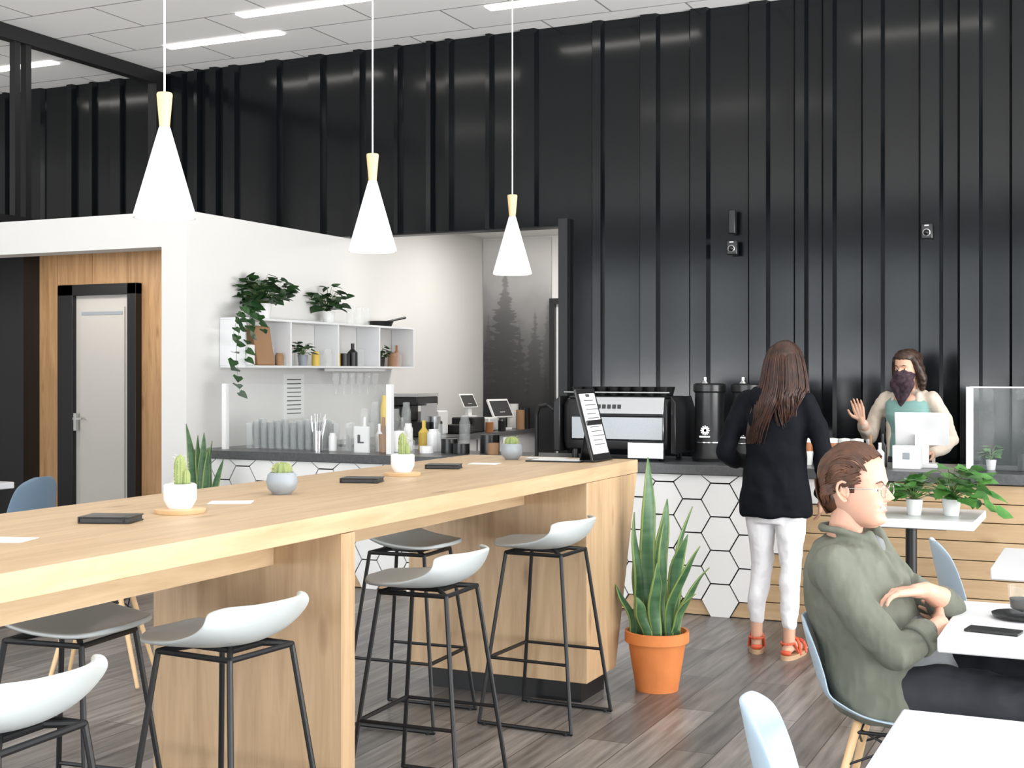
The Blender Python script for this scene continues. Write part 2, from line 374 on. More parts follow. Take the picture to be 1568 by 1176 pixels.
def guard(x0,x1,y=7.93,top=1.42):
    s=grp('glass_sneeze_guard')
    g=G(); g.bb(x0,x1,y-.004,y+.004,.945,top); g.build('pane',GLASS,s)
    g=G(); g.bb(x0-.018,x0+.018,y-.02,y+.02,.933,top+.0); 
    if x1<0: g.bb(x1-.02,x1+.02,y-.02,y+.02,.933,top)
    else: g.bb(x0,x1,y-.006,y+.006,top-.006,top+.002); g.bb(x1-.02,x1+.02,y-.02,y+.02,.933,top)
    g.build('posts',WHITE,s)
guard(-6.03,-4.62); guard(-.78,.9)

# ------------------------------------------------------------ communal bar table
bt=grp('communal_bar_table')
g=G(); g.bb(-3.1,-2.17,.9,6.16,1.005,1.07); g.build('top',OAKY,bt,bevel=.003)
g=G(); g.bb(-2.95,-2.42,1.3,3.428,.895,1.004); g.bb(-2.95,-2.48,3.512,5.478,.895,1.004); g.build('under_slab',OAKY,bt)
g=G(); g.bb(-2.9,-2.172,3.43,3.51,0,1.003); g.build('leg_panel_mid',OAKZ,bt)
g=G(); g.bb(-2.9,-2.172,1.2,1.28,0,1.003); g.build('leg_panel_near',OAKZ,bt)
g=G(); a=-3.09;b=-2.172
g.add([(a,5.48,.1),(b,5.48,.1),(b,5.85,.1),(a,5.85,.1),(a,5.48,1.004),(b,5.48,1.004),(b,6.155,1.004),(a,6.155,1.004)],[(0,3,2,1),(4,5,6,7),(0,1,5,4),(1,2,6,5),(2,3,7,6),(3,0,4,7)])
g.build('leg_block_far',OAKZ,bt,bevel=.003)
g=G(); g.bb(-3.0,-2.22,5.53,5.82,0,.1); g.build('toe_kick',BLK,bt)

# ------------------------------------------------------------ stools / chairs
def shell(name,rows,mat,parent,nu=9,th=.01):
    vs=[];fs=[]
    for (px,pz,hw,lift,wrap) in rows:
        for i in range(nu):
            u=-1+2*i/(nu-1); vs.append((px+wrap*u*u,u*hw,pz+lift*u*u))
    for j in range(len(rows)-1):
        for i in range(nu-1): fs.append((j*nu+i,j*nu+i+1,(j+1)*nu+i+1,(j+1)*nu+i))
    g=G(); g.add(vs,fs); o=g.build(name,mat,parent,ang=180)
    k=o.modifiers.new('sol','SOLIDIFY'); k.thickness=th; k.offset=0
    k=o.modifiers.new('sub','SUBSURF'); k.levels=2; k.render_levels=2
    return o
def stool(x,y,rz):
    s=grp('bar_stool',(x,y,0),rz)
    rows=[(.212,.772,.07,0,0),(.210,.77,.13,0,-.02),(.175,.757,.185,.008,-.02),(.09,.748,.21,.022,0),(0,.742,.222,.038,0),(-.09,.752,.226,.055,0),(-.155,.782,.224,.06,.03),(-.195,.83,.21,.035,.08),(-.213,.868,.185,.0,.10),(-.219,.882,.15,-.01,.09)]
    shell('seat',rows,GREYP,s,th=.016)
    g=G(); r=.0085
    for sy in(-1,1):
        t1=V((.13,sy*.13,.728)); t2=V((-.13,sy*.13,.728)); b1=V((.215,sy*.215,.01)); b2=V((-.215,sy*.215,.01))
        g.rod([t1,t1+(b1-t1)*.97,b1],r); g.rod([t2,b2],r); g.rod([t1,t2],r)
        g.rod([b1,b2],r)
        f=.62; g.rod([t1+(b1-t1)*f,t2+(b2-t2)*f],r*.8) 
        g.rod([V((.06*1,sy*.05,.738)),t1],r); g.rod([V((-.06,sy*.05,.738)),t2],r)
    f=.62
    p=V((.13,.13,.728));q=V((.215,.215,.01)); a=p+(q-p)*f; g.rod([a,V((a.x,-a.y,a.z))],r)
    g.rod([V((.13,.13,.728)),V((.13,-.13,.728))],r); g.rod([V((-.13,.13,.728)),V((-.13,-.13,.728))],r)
    g.box((0,0,.735),(.16,.12,.012))
    for sx in(-1,1):
        for sy in(-1,1): g.cyl((sx*.19,sy*.215,0),(sx*.19,sy*.215,.012),.012)
    g.build('frame',BLK,s)
    return s
stool(-2.19,2.08,pi+.05); stool(-2.28,3.0,pi-.08); stool(-2.24,4.12,pi+.04); stool(-2.26,5.22,pi-.03)
stool(-2.80,4.98,.05); stool(-2.80,2.95,.12)
def shellchair(x,y,rz,mat,legm,low=0):
    s=grp('dining_chair',(x,y,0),rz)
    rows=[(.225,.425,.10,0,0),(.224,.43,.16,0,-.01),(.16,.452,.21,.006,0),(.05,.440,.232,.02,0),(-.07,.432,.235,.04,0),(-.15,.450,.232,.055,.02),(-.195,.51,.225,.03,.05),(-.22,.60,.215,0,.07),(-.243,.70,.20,0,.065),(-.26,.78,.175,-.01,.055),(-.267,.815,.13,-.015,.04),(-.27,.825,.07,0,.02)]
    if low: rows=[(a-(.03 if b>.5 else 0),.45+(b-.45)*(1-low) if b>.45 else b,c,d,e) for a,b,c,d,e in rows]
    shell('shell',rows,mat,s,th=.009)
    g=G()
    for sx in(-1,1):
        for sy in(-1,1): g.chain([V((sx*.11,sy*.11,.42)),V((sx*.21,sy*.2,.012))],[.014,.010])
    g.build('legs',legm,s)
    g=G(); 
    for sx in(-1,1):
        g.rod([V((sx*.12,-.12,.40)),V((sx*.12,.12,.40))],.006); g.rod([V((-.12,sx*.12,.40)),V((.12,sx*.12,.40))],.006)
        g.rod([V((sx*.14,-.14,.30)),V((sx*.11,.11,.41))],.004); g.rod([V((sx*.14,.14,.30)),V((sx*.11,-.11,.41))],.004)
        g.rod([V((.14,sx*.14,.30)),V((-.11,sx*.11,.41))],.004); g.rod([V((-.14,sx*.14,.30)),V((.11,sx*.11,.41))],.004)
    g.build('braces',BLK,s); return s
shellchair(-.62,4.2,0,BLUEP,PINE,.25)
shellchair(-.45,2.72,.18,BLUEP,PINE)
shellchair(-.44,5.62,.25,BLUEP,PINE)
shellchair(-6.62,6.45,pi,BLUED,PINE)
shellchair(-4.5,4.95,pi+.5,GREYP,PINE)
def table(x,y,w=.7,d=.66,name='cafe_table'):
    s=grp(name,(x,y,0))
    g=G(); g.bb(-w/2,w/2,-d/2,d/2,.705,.75); g.build('top',WHITEP,s,bevel=.006)
    g=G(); g.cyl((0,0,.02),(0,0,.70),.03); g.box((0,0,.695),(.4,.4,.015)); g.lathe([(.22,0),(.22,.01),(.05,.03),(.03,.06)]); g.build('pedestal',BLK,s)
    return s
table(-.12,4.21); table(-.09,2.69); table(-.10,5.66); table(-1.01,7.25,.7,.66); table(-7.25,6.4); table(-5.15,4.6)

# ------------------------------------------------------------ pendants
for y in (3.16,4.38,5.67):
    s=grp('pendant_lamp',(-2.63,y,0))
    g=G(); z=1.97
    g.lathe([(.093,z),(.0935,z+.008),(.017,z+.275),(.012,z+.275),(.088,z+.01),(.088,z),(.093,z)],seg=40,caps=False); g.build('shade',LAMPW,s)
    g=G(); g.lathe([(.015,z+.272),(.024,z+.375),(.022,z+.38),(.004,z+.382)]); g.build('wood_neck',PINE,s)
    g=G(); g.cyl((0,0,z+.38),(0,0,H),.003,mi=0); g.lathe([(.045,H-.03),(.05,H-.0)]); g.build('cord',WHITE,s)
    g=G(); g.ell((0,0,z+.05),(.035,.035,.04)); g.build('bulb',LAMPE,s)
    g=G(); g.lathe([(0,z+.012),(.085,z+.012),(.085,z+.016),(0,z+.016)],seg=32); g.build('diffuser',DIFF,s)

# ------------------------------------------------------------ plants
def snake(x,y,specs,potr,seed,terr=True,ph=.28):
    s=grp('potted_snake_plant',(x,y,0)); r=random.Random(seed)
    if terr:
        g=G(); g.lathe([(potr*.66,0),(potr*.9,ph*.82),(potr,ph*.82),(potr,ph),(potr*.92,ph),(potr*.88,ph*.9)],seg=40); g.build('pot',TERRA,s)
    else:
        g=G(); g.lathe([(potr*.8,0),(potr,ph),(potr*.92,ph),(potr*.9,ph*.9)],seg=32); g.build('pot',WHITE,s)
    g=G(); g.lathe([(0,ph*.915),(potr*.87,ph*.915),(potr*.85,ph*.8)]); g.build('soil',SOIL,s)
    g=G()
    for (bx,by,h,w,lx,ly,tw) in specs:
        b=V((bx,by,ph*.85)); N=16; vs=[];fs=[];ms=[]; wv=r.uniform(.6,1.2)
        for j in range(N+1):
            t=j/N; c=b+V((lx*t*t+.006*math.sin(t*9+tw*5),ly*t*t,h*t)); an=tw+t*wv; L=V((math.cos(an),math.sin(an),0)); Nn=V((-L.y,L.x,0))
            wd=w*(.6+.4*math.sin(pi*min(.5,t*.9)))*(1 if t<.72 else max(.02,(1-t)/.28)**.65)
            for q in(-1,-.74,0,.74,1): vs.append(c+L*wd*q+Nn*wd*.3*(q*q))
        for j in range(N):
            for k in range(4): fs.append((j*5+k,j*5+k+1,j*5+k+6,j*5+k+5)); ms.append(1 if k in(0,3) else 0)
        o=len(g.v); g.v+=vs; g.f+=[[i2+o for i2 in q] for q in fs]; g.m+=ms
    ob=g.build('leaves',[LEAF,LEAFE],s,ang=180); k=ob.modifiers.new('s','SOLIDIFY'); k.thickness=.005
snake(-1.99,5.92,[(-.04,.0,.86,.040,.0,0,.2),(-.07,-.03,.60,.034,-.03,0,.7),(.0,.04,.66,.036,.03,.02,0),(.03,-.03,.56,.036,.03,-.02,.5),(.06,.02,.50,.034,.08,0,-.3),(.07,-.04,.46,.028,.17,-.03,.3),(-.08,.03,.40,.030,-.06,.02,0),(-.09,-.05,.26,.026,-.09,-.03,.8),(.02,-.08,.38,.034,.03,-.05,.2),(.09,.03,.34,.026,.15,.05,.5),(-.02,-.09,.22,.03,-.03,-.06,0),(.05,.08,.62,.026,.08,.06,.9),(-.03,.08,.5,.03,-.05,.07,.1),(.09,-.02,.24,.024,.12,-.06,1.)],.152,5)
snake(-5.86,7.42,[(-.04,.0,.86,.030,-.08,0,.2),(-.02,.03,.78,.03,-.02,0,.6),(.0,.0,.80,.032,.03,0,0),(.04,-.02,.70,.03,.06,0,.5),(.06,.02,.62,.028,.12,0,-.3),(-.06,-.02,.6,.026,-.10,0,.3),(.02,.06,.74,.028,.04,0,.7)],.13,9,False,.33)
def leafmesh(g,p,d,up,size,mi=0):
    d=d.normalized(); s=d.cross(up); 
    if s.length<.01: s=V((1,0,0))
    s.normalize(); n=s.cross(d)
    P=[(0,0,0),(-.1,.35,.06),(.25,.5,.05),(.65,.3,.02),(1.05,0,-.08),(.65,-.3,.02),(.25,-.5,.05),(-.1,-.35,.06),(.3,0,-.03),(.65,0,-.04)]
    vs=[p+(d*a+s*b+n*c)*size for a,b,c in P]
    g.add(vs,[(0,8,2,1),(8,9,3,2),(9,4,3),(0,7,6,8),(8,6,5,9),(9,5,4)],mi)
def pothos(name,loc,potr,poth,n,spread,height,size,mat,seed,vines=(),potmat=WHITE,xmin=None):
    s=grp(name,loc); r=random.Random(seed)
    g=G(); g.lathe([(potr*.75,0),(potr,poth),(potr*.88,poth),(potr*.85,poth*.9),(0,poth*.9)],seg=28); g.build('pot',potmat,s)
    g=G(); st=[]
    for i in range(n):
        a=r.uniform(0,2*pi); rad=spread*math.sqrt(r.random()); z=poth+height*r.random()*(1-.5*rad/spread)
        p=V((rad*math.cos(a),rad*math.sin(a),z+.01)); out=V((math.cos(a),math.sin(a),r.uniform(-.5,.4)))
        leafmesh(g,p,out,V((0,0,1))+V((r.uniform(-.6,.6),r.uniform(-.6,.6),0)),size*r.uniform(.7,1.15))
        if xmin is not None: p.x=max(p.x,xmin+.01)
        st.append(([V((0,0,poth*.9)),V((p.x*.5,p.y*.5,p.z+.02)),p],.0022))
    for v in vines:
        pts=[V(q) for q in v]; st.append((pts,.0022))
        for k in range(len(pts)-1):
            m=max(1,int((pts[k+1]-pts[k]).length/(size*.62)))
            for j in range(m):
                p=pts[k].lerp(pts[k+1],(j+.5)/m); a=r.uniform(-1,1)*1.6
                leafmesh(g,p+V((r.uniform(-.01,.01),r.uniform(-.01,.01),0)),V((abs(math.cos(a))*.7+.1,math.sin(a),r.uniform(-.9,-.1))),V((.6,-.3,.6)),size*r.uniform(.7,1))
    if xmin is not None:
        for v in g.v: v.x=max(v.x,xmin)
    g.build('leaves',mat,s,ang=180); strands('stems',st,STEM,s); return s
sh=grp('wall_shelf'); g=G(); a0,a1=8.13,10.75
g.bb(-6.237,-6.0,a0,a1,1.54,1.558); g.bb(-6.237,-6.0,a0,a1,1.905,1.923)
for y in (a0,a0+.60,a0+1.3,a0+1.98,a1-.018): g.bb(-6.237,-6.0,y,y+.018,1.558,1.905)
g.build('boards',WHITEP,sh,bevel=.002)
sz=1.5585; tz=1.9245
pothos('trailing_pothos',(-6.1,8.5,tz),.07,.12,130,.22,.28,.09,POTHD,3,vines=[[(0,-.1,.12),(.08,-.32,.08),(.12,-.46,-.05),(.1,-.5,-.3),(.12,-.46,-.6)],[(0,-.1,.12),(.1,-.3,.06),(.14,-.38,-.15),(.13,-.42,-.35)],[(0,-.1,.1),(.1,-.2,.05),(.15,-.22,-.12)],[(0,-.1,.12),(.08,-.36,.1),(.12,-.52,-.05),(.12,-.56,-.2)]],xmin=-.13)
pothos('potted_ivy',(-6.11,9.45,tz),.06,.1,60,.16,.24,.09,POTHD,4,xmin=-.12)
pothos('potted_ivy',(-6.1,9.05,sz),.045,.09,26,.07,.12,.06,POTHD,6,potmat=POTG,xmin=-.12)
pothos('potted_ivy',(-6.1,10.30,sz),.045,.09,22,.07,.12,.06,POTHD,8,potmat=BLKP,xmin=-.12)
pothos('potted_pothos',(-.98,7.15,.751),.045,.085,34,.16,.14,.085,POTH,12)
pothos('potted_pothos',(-.80,7.2,.751),.05,.09,46,.2,.2,.10,POTH,13,vines=[[(0,0,.1),(.16,-.1,.1),(.26,-.18,.03)]])
pothos('potted_pothos',(-.68,8.12,.9325),.03,.06,18,.05,.1,.045,POTH,14)
def jars(name,items,mats):
    g=G()
    for (x,y,z,r,h,mi,kind) in items:
        if kind=='g': g.lathe([(r*.8,0),(r,h),(r*.92,h),(r*.74,.006),(0,.006)],(x,y,z),mi,16)
        elif kind=='c': g.lathe([(r,0),(r,h),(0,h)],(x,y,z),mi,18)
        elif kind=='j': g.lathe([(r,0),(r,h*.8),(r*.75,h*.9),(r*.75,h),(0,h)],(x,y,z),mi,16)
        elif kind=='b': g.lathe([(r,0),(r,h*.6),(r*.35,h*.75),(r*.35,h),(0,h)],(x,y,z),mi,14)
    return g.build(name,mats)
r=random.Random(5)
jars('storage_jars',[(-6.06,8.66,sz,.035,.1,1,'j'),(-6.14,8.66,sz,.03,.16,0,'j'),(-6.1,8.86,sz,.035,.13,0,'j'),(-6.1,9.24,sz,.035,.12,2,'j'),(-6.04,9.33,sz,.035,.14,0,'j'),(-6.12,9.37,sz,.035,.1,0,'j'),(-6.1,9.55,sz,.04,.13,2,'j'),(-6.1,9.68,sz,.05,.11,3,'c'),(-6.1,9.82,sz,.045,.2,3,'b'),(-6.1,9.95,sz,.035,.15,0,'j'),(-6.08,10.47,sz,.04,.13,1,'j'),(-6.08,10.57,sz,.04,.13,0,'j'),(-6.14,10.66,sz,.03,.2,4,'b')],[GLASS2,KRAFT,YEL,BLKP,AMBER])
jars('glass_jars',[(-6.1,9.80,tz,.045,.17,0,'j'),(-6.1,9.92,tz,.045,.15,0,'j'),(-6.1,10.03,tz,.04,.16,0,'j')],[GLASS2])
g=G(); g.bb(-6.15,-6.03,8.18,8.3,sz,sz+.16); g.build('white_canister',WHITE,bevel=.01)
g=G(); g.add([(-6.2,8.36,sz),(-6.04,8.36,sz),(-6.04,8.58,sz),(-6.2,8.58,sz),(-6.16,8.35,sz+.31),(-6.1,8.35,sz+.31),(-6.1,8.59,sz+.31),(-6.16,8.59,sz+.31)],[(0,3,2,1),(4,5,6,7),(0,1,5,4),(1,2,6,5),(2,3,7,6),(3,0,4,7)]); g.build('coffee_bag',KRAFT,bevel=.01)
g=G(); g.lathe([(0,tz),(.10,tz),(.12,tz+.045),(.115,tz+.045),(.095,tz+.008)],(-6.10,10.3,0)); g.chain([V((-6.10,10.41,tz+.045)),V((-6.05,10.66,tz+.09))],[.009,.012]); g.build('frying_pan',BLKP)
it=[]
for i in range(11):
    for j in range(3): it.append((-5.95+i*.066,8.12+j*.08,.9325,.031,.19+.03*((i*7+j)%3)/2,0,'g'))
jars('drinking_glasses',it,[GLASS2])
it=[(-5.2+.07*i,8.1+.07*(i%2),.9325,.030,.13+.035*(i%3),[0,1,2,3,4,0,3,1][i%8],'jbgc'[i%4]) for i in range(7)]+[(-5.18+.08*i,8.33+.05*(i%2),.9325,.034,.2+.04*(i%2),[1,0,1,3,1][i%5],'jb'[i%2]) for i in range(7)]
jars('condiment_bottles',it,[WHITE,GLASS2,GLASS2,KRAFT,AMBER])
it=[(-5.15+.09*i,8.46,.9325,.035,.30+.05*(i%3),[0,0,1,0][i%4],'j') for i in range(5)]
it+=[(-4.55,8.1,.9325,.03,.14,0,'b'),(-4.42,8.32,.9325,.035,.2,0,'j'),(-4.3,8.45,.9325,.04,.26,0,'j'),(-4.62,8.42,.9325,.04,.22,1,'b')]
jars('tall_jars',it,[GLASS2,YEL])
g=G(); g.lathe([(.05,0),(.055,.12),(.04,.15),(0,.155)],(-4.70,8.2,.9325)); g.rod([V((-4.65,8.2,1.04)),V((-4.61,8.2,1.02)),V((-4.65,8.2,.97))],.006); g.build('ceramic_jug',WHITE)
g=G(); g.bb(-4.95,-4.83,7.99,8.01,.9325,1.12); g.bb(-4.92,-4.90,7.986,7.99,1.0,1.06,1); g.bb(-4.92,-4.87,7.986,7.99,1.0,1.01,1); g.build('price_card_stand',[WHITE,INK])
g=G()
for i in range(14): 
    a=r.uniform(0,6.28); g.rod([V((-5.27+.02*math.cos(a),8.01+.02*math.sin(a),.95)),V((-5.27+.06*math.cos(a),8.02+.04*math.sin(a),.95+r.uniform(.18,.26)))],.003)
g.lathe([(.035,.9325),(.038,1.08),(.035,1.08),(.032,.94)],(-5.27,8.01,0)); g.build('utensil_pot',CHROME)
g=G(); g.bb(-6.239,-6.235,8.98,9.27,1.12,1.49); 
for i in range(9): g.bb(-6.236,-6.233,9.02,9.22,1.16+i*.035,1.168+i*.035,1)
g.build('wall_notice',[PAPER,INK])
g=G()
for i in range(6):
    y=9.55+i*.13; g.lathe([(.03,0),(.035,-.05),(.02,-.1),(.004,-.12),(.004,-.18),(.03,-.185)],(-6.1,y,1.50),0,14)
g.bb(-6.15,-6.05,9.45,10.3,1.515,1.538,1); g.build('hanging_glass_rack',[GLASS2,WHITE])
s=grp('kitchen_espresso_maker')
g=G(); g.bb(-6.1,-5.75,10.45,10.85,.913,1.05); g.bb(-6.12,-5.8,10.45,10.85,1.2,1.28); g.bb(-6.15,-6.0,10.47,10.83,1.05,1.2); g.build('body',BLKP,s,bevel=.01)
g=G(); g.bb(-5.82,-5.76,10.55,10.75,1.05,1.22); g.cyl((-5.72,10.65,.95),(-5.72,10.65,1.1),.045); g.bb(-6.1,-5.8,10.45,10.85,1.281,1.31); g.build('front',CHROME,s)
g=G(); g.bb(-6.1,-5.85,10.95,11.15,.913,1.14); g.bb(-5.95,-5.7,11.2,11.42,.913,1.0,1); g.bb(-6.0,-5.75,11.5,11.75,.913,1.06,1); g.bb(-6.05,-5.75,11.85,12.05,.913,1.05,0); g.build('kitchen_appliances',[WHITE,BLKP],bevel=.012)
def pos(x,y,z,rz,name='tablet_register',sc=1.0):
    s=grp(name,(x,y,z),rz); s.scale=(sc,)*3
    g=G(); g.bb(-.08,.08,-.07,.07,0,.02); g.box((0,0,.09),(.07,.05,.16)); M=Matrix.Rotation(.5,4,'X')
    g.box((0,-.01,.2),(.27,.02,.19),0,M); g.box((0,.003,.2),(.24,.004,.16),1,M)
    g.build('stand',[WHITE,INK],s,bevel=.006); return s
pos(-1.08,8.2,.9325,.1,sc=1.15)
pos(-5.8,12.22,.9135,-1.9,sc=1.1); pos(-5.87,11.62,1.062,-1.8,sc=.8)
g=G(); g.bb(-1.22,-1.06,7.98,8.06,.9325,1.07); g.bb(-1.16,-1.12,7.976,7.98,.99,1.03,1); g.build('card_reader',[WHITE,POTG],bevel=.01); 
jars('stacked_containers',[(-5.66,12.4,.9135,.045,.2,0,'c'),(-5.66,12.52,.9135,.05,.22,1,'c'),(-5.82,12.56,.9135,.06,.26,2,'c'),(-5.64,11.62,.9135,.04,.1,3,'c'),(-5.66,11.95,.9135,.04,.13,1,'j')],[KRAFT,BLKP,WHITE,AMBER])
g=G(); pts=[V((-3.62,8.2,.933)),V((-3.62,8.2,1.22)),V((-3.6,8.2,1.27)),V((-3.54,8.2,1.28)),V((-3.5,8.2,1.25))]; g.rod(pts,.014); g.build('tap',BLK)
jars('counter_dishes',[(-3.85,8.25,.9325,.045,.12,0,'c'),(-3.95,8.2,.9325,.04,.08,1,'c'),(-4.2,8.2,.9325,.06,.07,2,'c'),(-4.32,8.25,.9325,.06,.1,2,'c'),(-4.45,8.15,.9325,.05,.05,0,'c'),(-4.05,8.35,.9325,.07,.13,2,'c'),(-4.5,8.35,.9325,.05,.16,0,'j')],[WHITE,KRAFT,BLKP])
# espresso machine
s=grp('espresso_machine',(-2.97,8.22,.9325))
g=G(); g.loft([(0,.0,.07,.37,.24),(0,0,.12,.38,.25),(0,0,.36,.38,.25),(0,0,.40,.36,.23)],p=8,seg=48)
g.bb(-.33,.33,-.22,.22,.40,.415); 
for sx in(-1,1):
    for sy in(-1,1): g.cyl((sx*.3,sy*.18,0),(sx*.3,sy*.18,.08),.022)
for sx in(-1,1): g.add([(sx*.38,-.25,.05),(sx*.42,-.27,.05),(sx*.42,-.27,.38),(sx*.38,-.25,.42),(sx*.38,.2,.05),(sx*.42,.2,.05),(sx*.42,.2,.3),(sx*.38,.2,.42)],[(0,1,2,3),(7,6,5,4),(0,4,5,1),(3,2,6,7),(1,5,6,2),(0,3,7,4)])
g.build('body',BLKP,s,bevel=.01)
g=G(); g.box((.09,-.252,.355),(.50,.02,.11),0,Matrix.Rotation(-.25,4,'X')); g.bb(.10,.34,-.27,-.24,.02,.12); g.rod([V((-.36,-.22,.44)),V((.36,-.22,.44))],.006); g.build('panel',BRUSH,s,bevel=.006)
g=G(); g.bb(-.30,.34,-.262,-.24,.13,.29); g.build('lower_panel',DSTEEL,s,bevel=.01)
g=G(); 
for i in range(5): g.box((-.10+i*.035,-.268,.35),(.022,.004,.026),0,Matrix.Rotation(-.25,4,'X'))
g.build('logo',INK,s)
g=G()
for i in range(8):
    for j in range(2): g.lathe([(.025,0),(.04,.06),(.036,.06),(.022,.005)],(-.31+i*.085,-.1+j*.12,.416),0,14)
g.build('cups',BLKP,s)
for x in (-2.40,-2.15,-1.92):
    s=grp('coffee_grinder',(x,8.2,.9325)); g=G()
    g.lathe([(.11,0),(.115,.02),(.095,.05),(.095,.44),(.105,.45),(.105,.49),(.09,.5),(0,.5)],seg=32); g.build('body',BLKP,s)
    g=G(); g.lathe([(.03,.5),(.012,.52),(.012,.54)],(-.03,0,0),0,14); g.box((0,-.1,.16),(.07,.02,.01)); g.lathe([(.099,.12),(.099,.125)],seg=32);
    for k in range(6):
        a=k*pi/6; g.box((0,-.099,.2),(.06,.003,.008),0,Matrix.Rotation(a,4,'Y'))
    g.build('trim',CHROME,s)
g=G()
for i in range(6): g.lathe([(.026,0),(.036,.08),(.036,.085)],(-1.82+i*.075,8.1,.9325),0,18); g.lathe([(.033,.085),(.037,.15),(.035,.16),(0,.16)],(-1.82+i*.075,8.1,.9325),1,18); g.lathe([(.038,.14),(.038,.165),(0,.17)],(-1.82+i*.075,8.1,.9325),2,18)
g.build('takeaway_cups',[WHITE,AMBER,PAPER])
jars('syrup_bottles',[(-1.37,8.03,.9325,.03,.17,0,'b'),(-1.30,8.03,.9325,.028,.15,1,'b'),(-1.37,8.12,.9325,.028,.19,3,'b'),(-1.30,8.12,.9325,.028,.2,2,'b')],[GLASS2,WHITE,BLKP,KRAFT])
jars('display_jars',[(-.5,8.1,.9325,.035,.1,2,'c'),(-.42,8.2,.9325,.05,.2,0,'j'),(-.3,8.2,.9325,.05,.24,3,'j'),(-.18,8.15,.9325,.05,.2,0,'j')],[GLASS2,WHITE,BLKP,KRAFT])
def dev(x,z,name='security_camera'):
    s=grp(name,(x,9.915,z)); g=G(); g.box((0,0,0),(.085,.05,.115)); g.build('housing',BLKP,s,bevel=.01)
    g=G(); g.lathe([(.028,0),(.028,.010),(.022,.012),(.020,.0)],(0,-.024,-.01),0,20,Matrix.Rotation(pi/2,4,'X')); g.build('ring',CHROME,s); g=G(); g.ell((0,-.026,-.01),.018); g.build('lens',BLKP,s); g=G(); g.box((.0,-.027,.042),(.03,.006,.008)); g.build('label',WHITE,s)
dev(-2.72,2.47); dev(-1.27,2.53)
g=G(); g.box((-2.72,9.92,2.67),(.055,.06,.19)); g.build('wall_sensor',BLK,bevel=.01)

# ------------------------------------------------------------ things on the bar table
T=1.0705
def cactus(x,y,kind,potm,seed):
    s=grp('potted_cactus',(x,y,T)); g=G(); r=random.Random(seed)
    if kind=='tall':
        g.lathe([(.075,0),(.078,.012),(.06,.014),(0,.014)],mi=1,seg=30)
        g.lathe([(.036,.014),(.05,.04),(.05,.085),(.044,.09),(.042,.08),(0,.08)],seg=28); z0=.08
    else:
        g.lathe([(.03,0),(.05,.02),(.056,.045),(.05,.07),(.042,.078),(.038,.07),(0,.07)],seg=28); z0=.065
    g.build('pot',[potm,PINE],s)
    g=G(); R,h=(.017,.10) if kind=='tall' else (.032,.05)
    rib=lambda a:1+.12*math.cos(a*10)
    P=[(R*math.sqrt(max(0,1-(max(0,t-.55)/.45)**2))*(.85+.15*min(1,t*4)) ,z0+h*t) for t in [i/10 for i in range(11)]]
    g.lathe(P,seg=60,rib=rib); 
    if kind=='tall': g.lathe([(p[0]*.7,z0+(p[1]-z0)*.55) for p in P],(.018,.006,0),seg=60,rib=rib)
    g.build('cactus',CACT,s,ang=180); g=G()
    for k in range(70):
        a=2*pi*(k%10)/10; t=r.random(); i=min(9,int(t*10)); rr=P[i][0]*1.1; p=V((rr*math.cos(a),rr*math.sin(a),z0+h*t)); d=V((math.cos(a),math.sin(a),r.uniform(-.5,.8)))
        g.cyl(p,p+d*.009,.0006,.0002,seg=4)
    g.build('spines',SPINE,s)
cactus(-2.62,3.22,'tall',WHITE,1); cactus(-2.69,3.86,'round',POTG,2); cactus(-2.73,4.79,'tall',WHITE,3); cactus(-2.74,5.9,'round',POTG,4)
def book(x,y,rz):
    s=grp('black_notebook',(x,y,T),rz); g=G(); g.bb(-.075,.075,-.055,.055,0,.004); g.bb(-.075,.075,-.055,.055,.015,.019); g.bb(-.078,-.073,-.055,.055,0,.019); g.bb(.055,.058,-.0555,.0555,-.0003,.0195); g.build('cover',BLKP,s,bevel=.001)
    g=G(); g.bb(-.072,.072,-.052,.052,.004,.015); g.build('pages',INK,s)
book(-2.64,2.94,.35); book(-2.70,4.42,.3); book(-2.76,5.22,.3)
def sheet(x,y,rz,w=.14,d=.1): 
    s=grp('paper_card',(x,y,T),rz); g=G(); g.bb(-w/2,w/2,-d/2,d/2,0,.0015); g.build('sheet',PAPER,s)
sheet(-2.67,3.54,.5); sheet(-2.72,5.55,.2); sheet(-2.6,2.5,.3); sheet(-2.62,6.05,.1,.2,.1)
g=G(); g.bb(-.14,.14,-.09,.09,0,.006); o=g.build('clipboard',BLKP); o.location=(-2.48,5.88,T+.0005); o.rotation_euler=(0,0,.1)
g=G(); g.bb(-.12,.12,-.075,.075,0,.001); o=g.build('clipboard_sheet',PAPER); o.location=(-2.48,5.88,T+.0067); o.rotation_euler=(0,0,.1)
s=grp('menu_board_stand',(-2.29,5.97,T+.002)); M=Matrix.Rotation(-.26,4,'Y')
g=G(); g.box(M@V((0,0,.18)),(.012,.25,.36),0,M); g.box((-.02,0,.004),(.07,.25,.008)); g.box(V((-.055,0,.10)),(.006,.2,.2),0,Matrix.Rotation(.2,4,'Y')); g.build('board',BLKP,s,bevel=.003)
g=G(); g.box(M@V((.0075,0,.185)),(.002,.2,.30),0,M)
for i in range(11): g.box(M@V((.0092,-.0+.01*(i%3),.30-i*.022)),(.001,.12+.02*(i%3),.004),1,M)
g.box(M@V((.0092,-.0,.325)),(.001,.05,.015),1,M); g.build('menu_sheet',[PAPER,INK],s)

